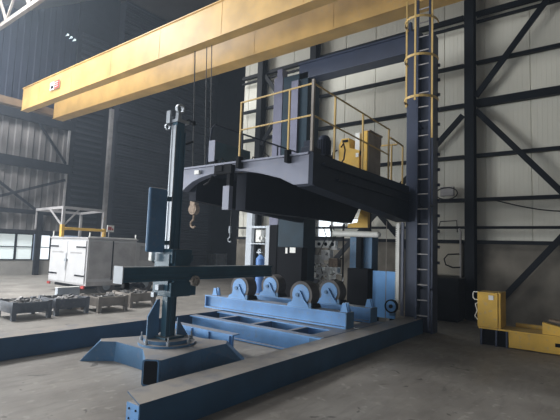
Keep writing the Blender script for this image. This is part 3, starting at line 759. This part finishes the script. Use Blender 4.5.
# instrument stack
t=thing('instrument_rack','cluttered rack of pale grey welding instruments and dials behind the rollers','instruments',(9.9,6.0,0))
MB().box(9.75,9.78,6.5,6.53,0,2.45).box(9.75,9.78,5.4,5.43,0,2.3).box(9.75,9.78,5.4,6.53,1.92,1.96).box(9.75,9.78,5.4,6.53,1.4,1.43).build('frame','rubber',t)
for i,y in enumerate((6.28,6.08,5.88,5.68)):
    g=MB().box(9.68,9.8,y-.085,y+.085,1.68,1.86,.01).build('gauge_box','inst',t)
    MB().cyl((9.665,y,1.77),(9.68,y,1.77),.045,n=16).build('dial','rubber',g)
MB().box(9.6,9.8,6.0,6.38,1.28,1.48,.01).box(9.62,9.8,5.72,5.98,1.36,1.62,.01).build('control_unit','inst',t)
MB().box(9.6,9.8,5.48,5.74,1.2,1.42,.01).build('control_unit','hook',t,label='brownish control unit')
MB().box(9.7,9.85,5.55,5.80,1.63,1.68,.01).build('control_unit','inst',t); MB().box(9.64,9.74,6.42,6.58,1.97,2.4,.01).build('control_unit','inst',t)
wr=MB(); rnd=random.Random(5)
for i in range(8):
    y=5.5+rnd.random()*.85; z=.75+rnd.random()*.5; r=.08+rnd.random()*.14
    wr.tube([(9.72+rnd.random()*.1,y+r*math.cos(a),z+r*.8*math.sin(a)) for a in [k*.55 for k in range(11)]],.012+rnd.random()*.01,n=5,closed=True)
wr.build('hose_coils','inst',t)
for i in range(9):
    y=5.45+rnd.random()*.9; z=.45+rnd.random()*.7; MB().box(9.78,9.95,y,y+.08+rnd.random()*.12,z,z+.08+rnd.random()*.14,.008).build('fitting','inst',t)
wc=MB()
for i in range(3):
    y0=5.5+rnd.random()*.8; wc.tube([(9.7,y0,1.0+rnd.random()*.4),(9.62,y0+.1,1.5),(9.68,y0-.1,1.95),(9.72,y0+rnd.uniform(-.2,.2),2.2)],.012,n=5)
wc.build('cables','cable',t)
# bright low windows behind
def window2(n,y0,y1,z0,z1):
    w=bpy.data.objects.new('window_%d'%n,None); COL.objects.link(w); w.location=(12,y0,z0); w['_w']=[12,y0,z0]; w['kind']='structure'
    f=MB(); t_=.03
    f.box(11.97,12.04,y0,y0+t_,z0,z1).box(11.97,12.04,y1-t_,y1,z0,z1).box(11.97,12.04,y0,y1,z0,z0+t_).box(11.97,12.04,y0,y1,z1-t_,z1)
    f.build('window_frame','greypost',w)
    MB().box(12.0,12.03,y0+t_,y1-t_,z0+t_,z1-t_).build('window_pane',wglass2,w)
window2(7,7.08,7.6,2.02,2.62); window2(8,6.62,7.06,2.37,2.62); window2(9,6.1,6.55,2.37,2.62)
# blue cabinets
for (y0,y1,l) in ((4.97,5.22,'left narrow blue cabinet under the white duct'),(4.62,4.84,'right narrow blue cabinet under the white duct')):
    t=thing('blue_cabinet',l,'cabinet',(9.9,(y0+y1)/2,0),'narrow blue cabinets behind the portal')
    MB().box(9.75,10.1,y0,y1,0,1.98,.01).build('body','mblue',t); MB().box(9.735,9.749,y0+.03,y0+.06,.9,1.1).build('handle','metal',t)
tag(MB().box(9.6,9.72,4.84,4.97,0,2.1).build('black_post','rubber'),'black post between the two narrow blue cabinets','post')
tag(MB().box(10.35,10.5,5.0,5.16,0,2.9).build('black_post','steel'),'thick black post below the platform left of the crossed braces','post')
tag(MB().box(9.2,9.5,4.45,4.98,0,1.22,.01).build('black_case','rubber'),'black case beside the bright blue board','case')
t=thing('white_duct','long white round-ended light housing hung under the platform','duct',(9.5,4.95,1.95))
MB().cyl((9.5,4.34,2.02),(9.5,5.55,2.04),.07,n=20).cyl((9.5,4.30,2.02),(9.5,4.34,2.02),.04,.07,n=20).build('body','white3',t,smooth=True)
MB().tube([(9.5,5.5,2.0),(9.48,5.62,2.1),(9.5,5.66,2.25)],.02).cyl((9.5,4.6,2.08),(9.5,4.6,2.25),.006,n=5).cyl((9.5,5.3,2.08),(9.5,5.3,2.25),.006,n=5).build('hanger','cable',t)
t=thing('blue_board','bright sky blue upright board left of the ladder column','board',(9.35,4.12,0))
MB().box(9.3,9.34,3.84,4.38,.16,1.19,.004).build('panel','bluep',t); MB().box(9.3,9.4,3.9,3.96,0,.16).build('foot','rubber',t); MB().box(9.3,9.4,4.26,4.32,0,.16).build('foot','rubber',t)
t=thing('cable_chain','white ribbed cable chain hanging beside the ladder column','cable chain',(8.9,3.66,.6))
ch=MB()
for k in range(35): ch.box(8.88,8.95,3.585,3.67,.62+k*.046,.65+k*.046)
ch.box(8.9,8.93,3.60,3.655,.55,2.24).build('links','white3',t)
tag(MB().box(8.93,8.99,3.515,3.575,.30,2.26,.005).build('cover_strip','lav'),'pale lavender strip on the left edge of the ladder column','strip')
t=thing('cable_reel','small blue wheel with a dark rim at the foot of the cable chain','reel',(8.75,3.72,.3))
MB().ring((8.72,3.69,.50),(8.78,3.69,.50),.14,.11,n=28).build('rim','rubber',t,smooth=True)
MB().cyl((8.73,3.69,.50),(8.77,3.69,.50),.112,n=28).build('disc','bluep',t,smooth=True)
MB().cyl((8.70,3.69,.50),(8.73,3.69,.50),.04,n=12).build('hub','rubber',t)
MB().box(8.79,8.84,3.63,3.75,.30,.52).build('bracket','mblue',t)
tag(MB().cyl((9.1,3.97,0.0),(9.1,3.97,2.3),.008,n=6).build('thin_pole','crate2'),'thin brown upright rod in front of the blue board','rod')
bd=MB(); rnd=random.Random(11)
for i in range(12):
    x=8.3+rnd.random()*.5; y=3.55+rnd.random()*.35; bd.obox((x,y,.03),(x+rnd.uniform(-.15,.15),y+rnd.uniform(-.1,.1),.06+rnd.random()*.12),.04,.05)
o=tag(bd.build('rags_and_offcuts','scrap'),'small dark litter heap at the foot of the ladder column','litter'); o['kind']='stuff'

# ============================================================ YELLOW SKID RIGHT
t=thing('yellow_skid','yellow machine skid with an upright box against the concrete wall','skid',(9.0,.5,0))
MB().box(8.72,9.12,-2.5,1.50,.02,.30,.006).box(8.66,9.18,-2.5,1.98,.30,.325).build('base_beam','yellow3',t)
MB().box(8.712,8.719,.62,.80,.14,.20).build('fork_slot','rubber',t)
fr=MB().box(8.78,9.1,1.52,1.98,0,.28)
fr.build('dark_foot','rubber',t)
for y in (1.53,1.70,1.95): MB().box(8.73,8.775,y-.015,y+.015,0,.299).build('foot_rib','navy',t)
MB().box(9.45,9.55,-2.5,1.5,.0,.36).build('rear_beam','yellow3',t)
bx=MB().box(8.68,9.15,1.66,2.0,.327,.95,.006).build('upright_box','yellow3',t)
MB().box(8.70,9.2,1.62,1.655,.327,.955).build('side_plate','yellow3',bx)
MB().box(8.668,8.679,1.73,1.81,.82,.90).build('white_notice','white3',bx)
MB().tube([(8.75,2.0,.94),(8.75,2.08,.94),(8.75,2.09,.90),(8.75,2.09,.83),(8.75,2.06,.80),(8.75,2.0,.80)],.009).tube([(8.75,2.0,.75),(8.75,2.05,.72),(8.75,2.02,.60),(8.75,2.06,.5),(8.75,2.0,.42)],.01).build('handle','white3',bx)
MB().prism([(.98,.327),(.3,.327),(.3,.39),(.98,.52)],'x',8.72,8.86).build('wedge','yellow3',t)
MB().obox((8.95,.9,.55),(8.95,.1,.47),.2,.03).build('lid_plate','hook',t)

# ============================================================ LIGHT
def area(name, loc, rot, sx, sy, e, col=(1,1,1)):
    l=bpy.data.lights.new(name,'AREA'); l.shape='RECTANGLE'; l.size=sx; l.size_y=sy; l.energy=e; l.color=col
    o=bpy.data.objects.new(name,l); COL.objects.link(o); o.location=loc; o.rotation_euler=rot; return o
R=math.radians
area('gate_daylight_left',(-6.5,21.3,3.0),(R(-106),0,0),13,5.5,5600,(.95,.98,1.))
area('gate_daylight_front',(-13.9,12.0,3.0),(0,R(-106),0),5.8,17,1350,(.90,.95,1.))
area('added_side_fill',(-4.0,-8.95,2.5),(R(90),0,0),6,4,150,(.85,.92,1.))  # added soft fill for faces toward the side wall; no gate stands there
area('roof_light_left',(2.8,16.5,12.1),(0,0,0),7,4,3100,(.95,.97,1.))
area('roof_light_mid',(0.0,9.0,12.1),(0,0,0),8,2.5,350,(.97,.98,1.))
area('window_daylight_behind',(11.9,6.9,2.4),(0,R(90),0),.6,1.4,40,(.9,.96,1.))
# dusty air of the hall
hz=bpy.data.materials.new('dusty_air'); hz.use_nodes=True
nt=hz.node_tree; nt.nodes.remove(nt.nodes['Principled BSDF'])
vs_=nt.nodes.new('ShaderNodeVolumeScatter'); vs_.inputs['Density'].default_value=.004; vs_.inputs['Anisotropy'].default_value=.4; vs_.inputs['Color'].default_value=(.72,.85,1,1)
nt.links.new(vs_.outputs[0],nt.nodes['Material Output'].inputs['Volume'])
o=MB().box(-13.99,22.49,-8.99,23.49,.005,14.99).build('hall_air',hz); o['kind']='structure'; o.name='haze'; o.display_type='WIRE'

W=bpy.data.worlds.new('world'); S.world=W; W.use_nodes=True
W.node_tree.nodes['Background'].inputs[0].default_value=(.6,.75,1,1); W.node_tree.nodes['Background'].inputs[1].default_value=.35

S.view_settings.view_transform='Standard'; S.view_settings.look='None'; S.view_settings.gamma=1; S.view_settings.exposure=.1
for o in list(bpy.data.objects):
    if '_w' in o: del o['_w']
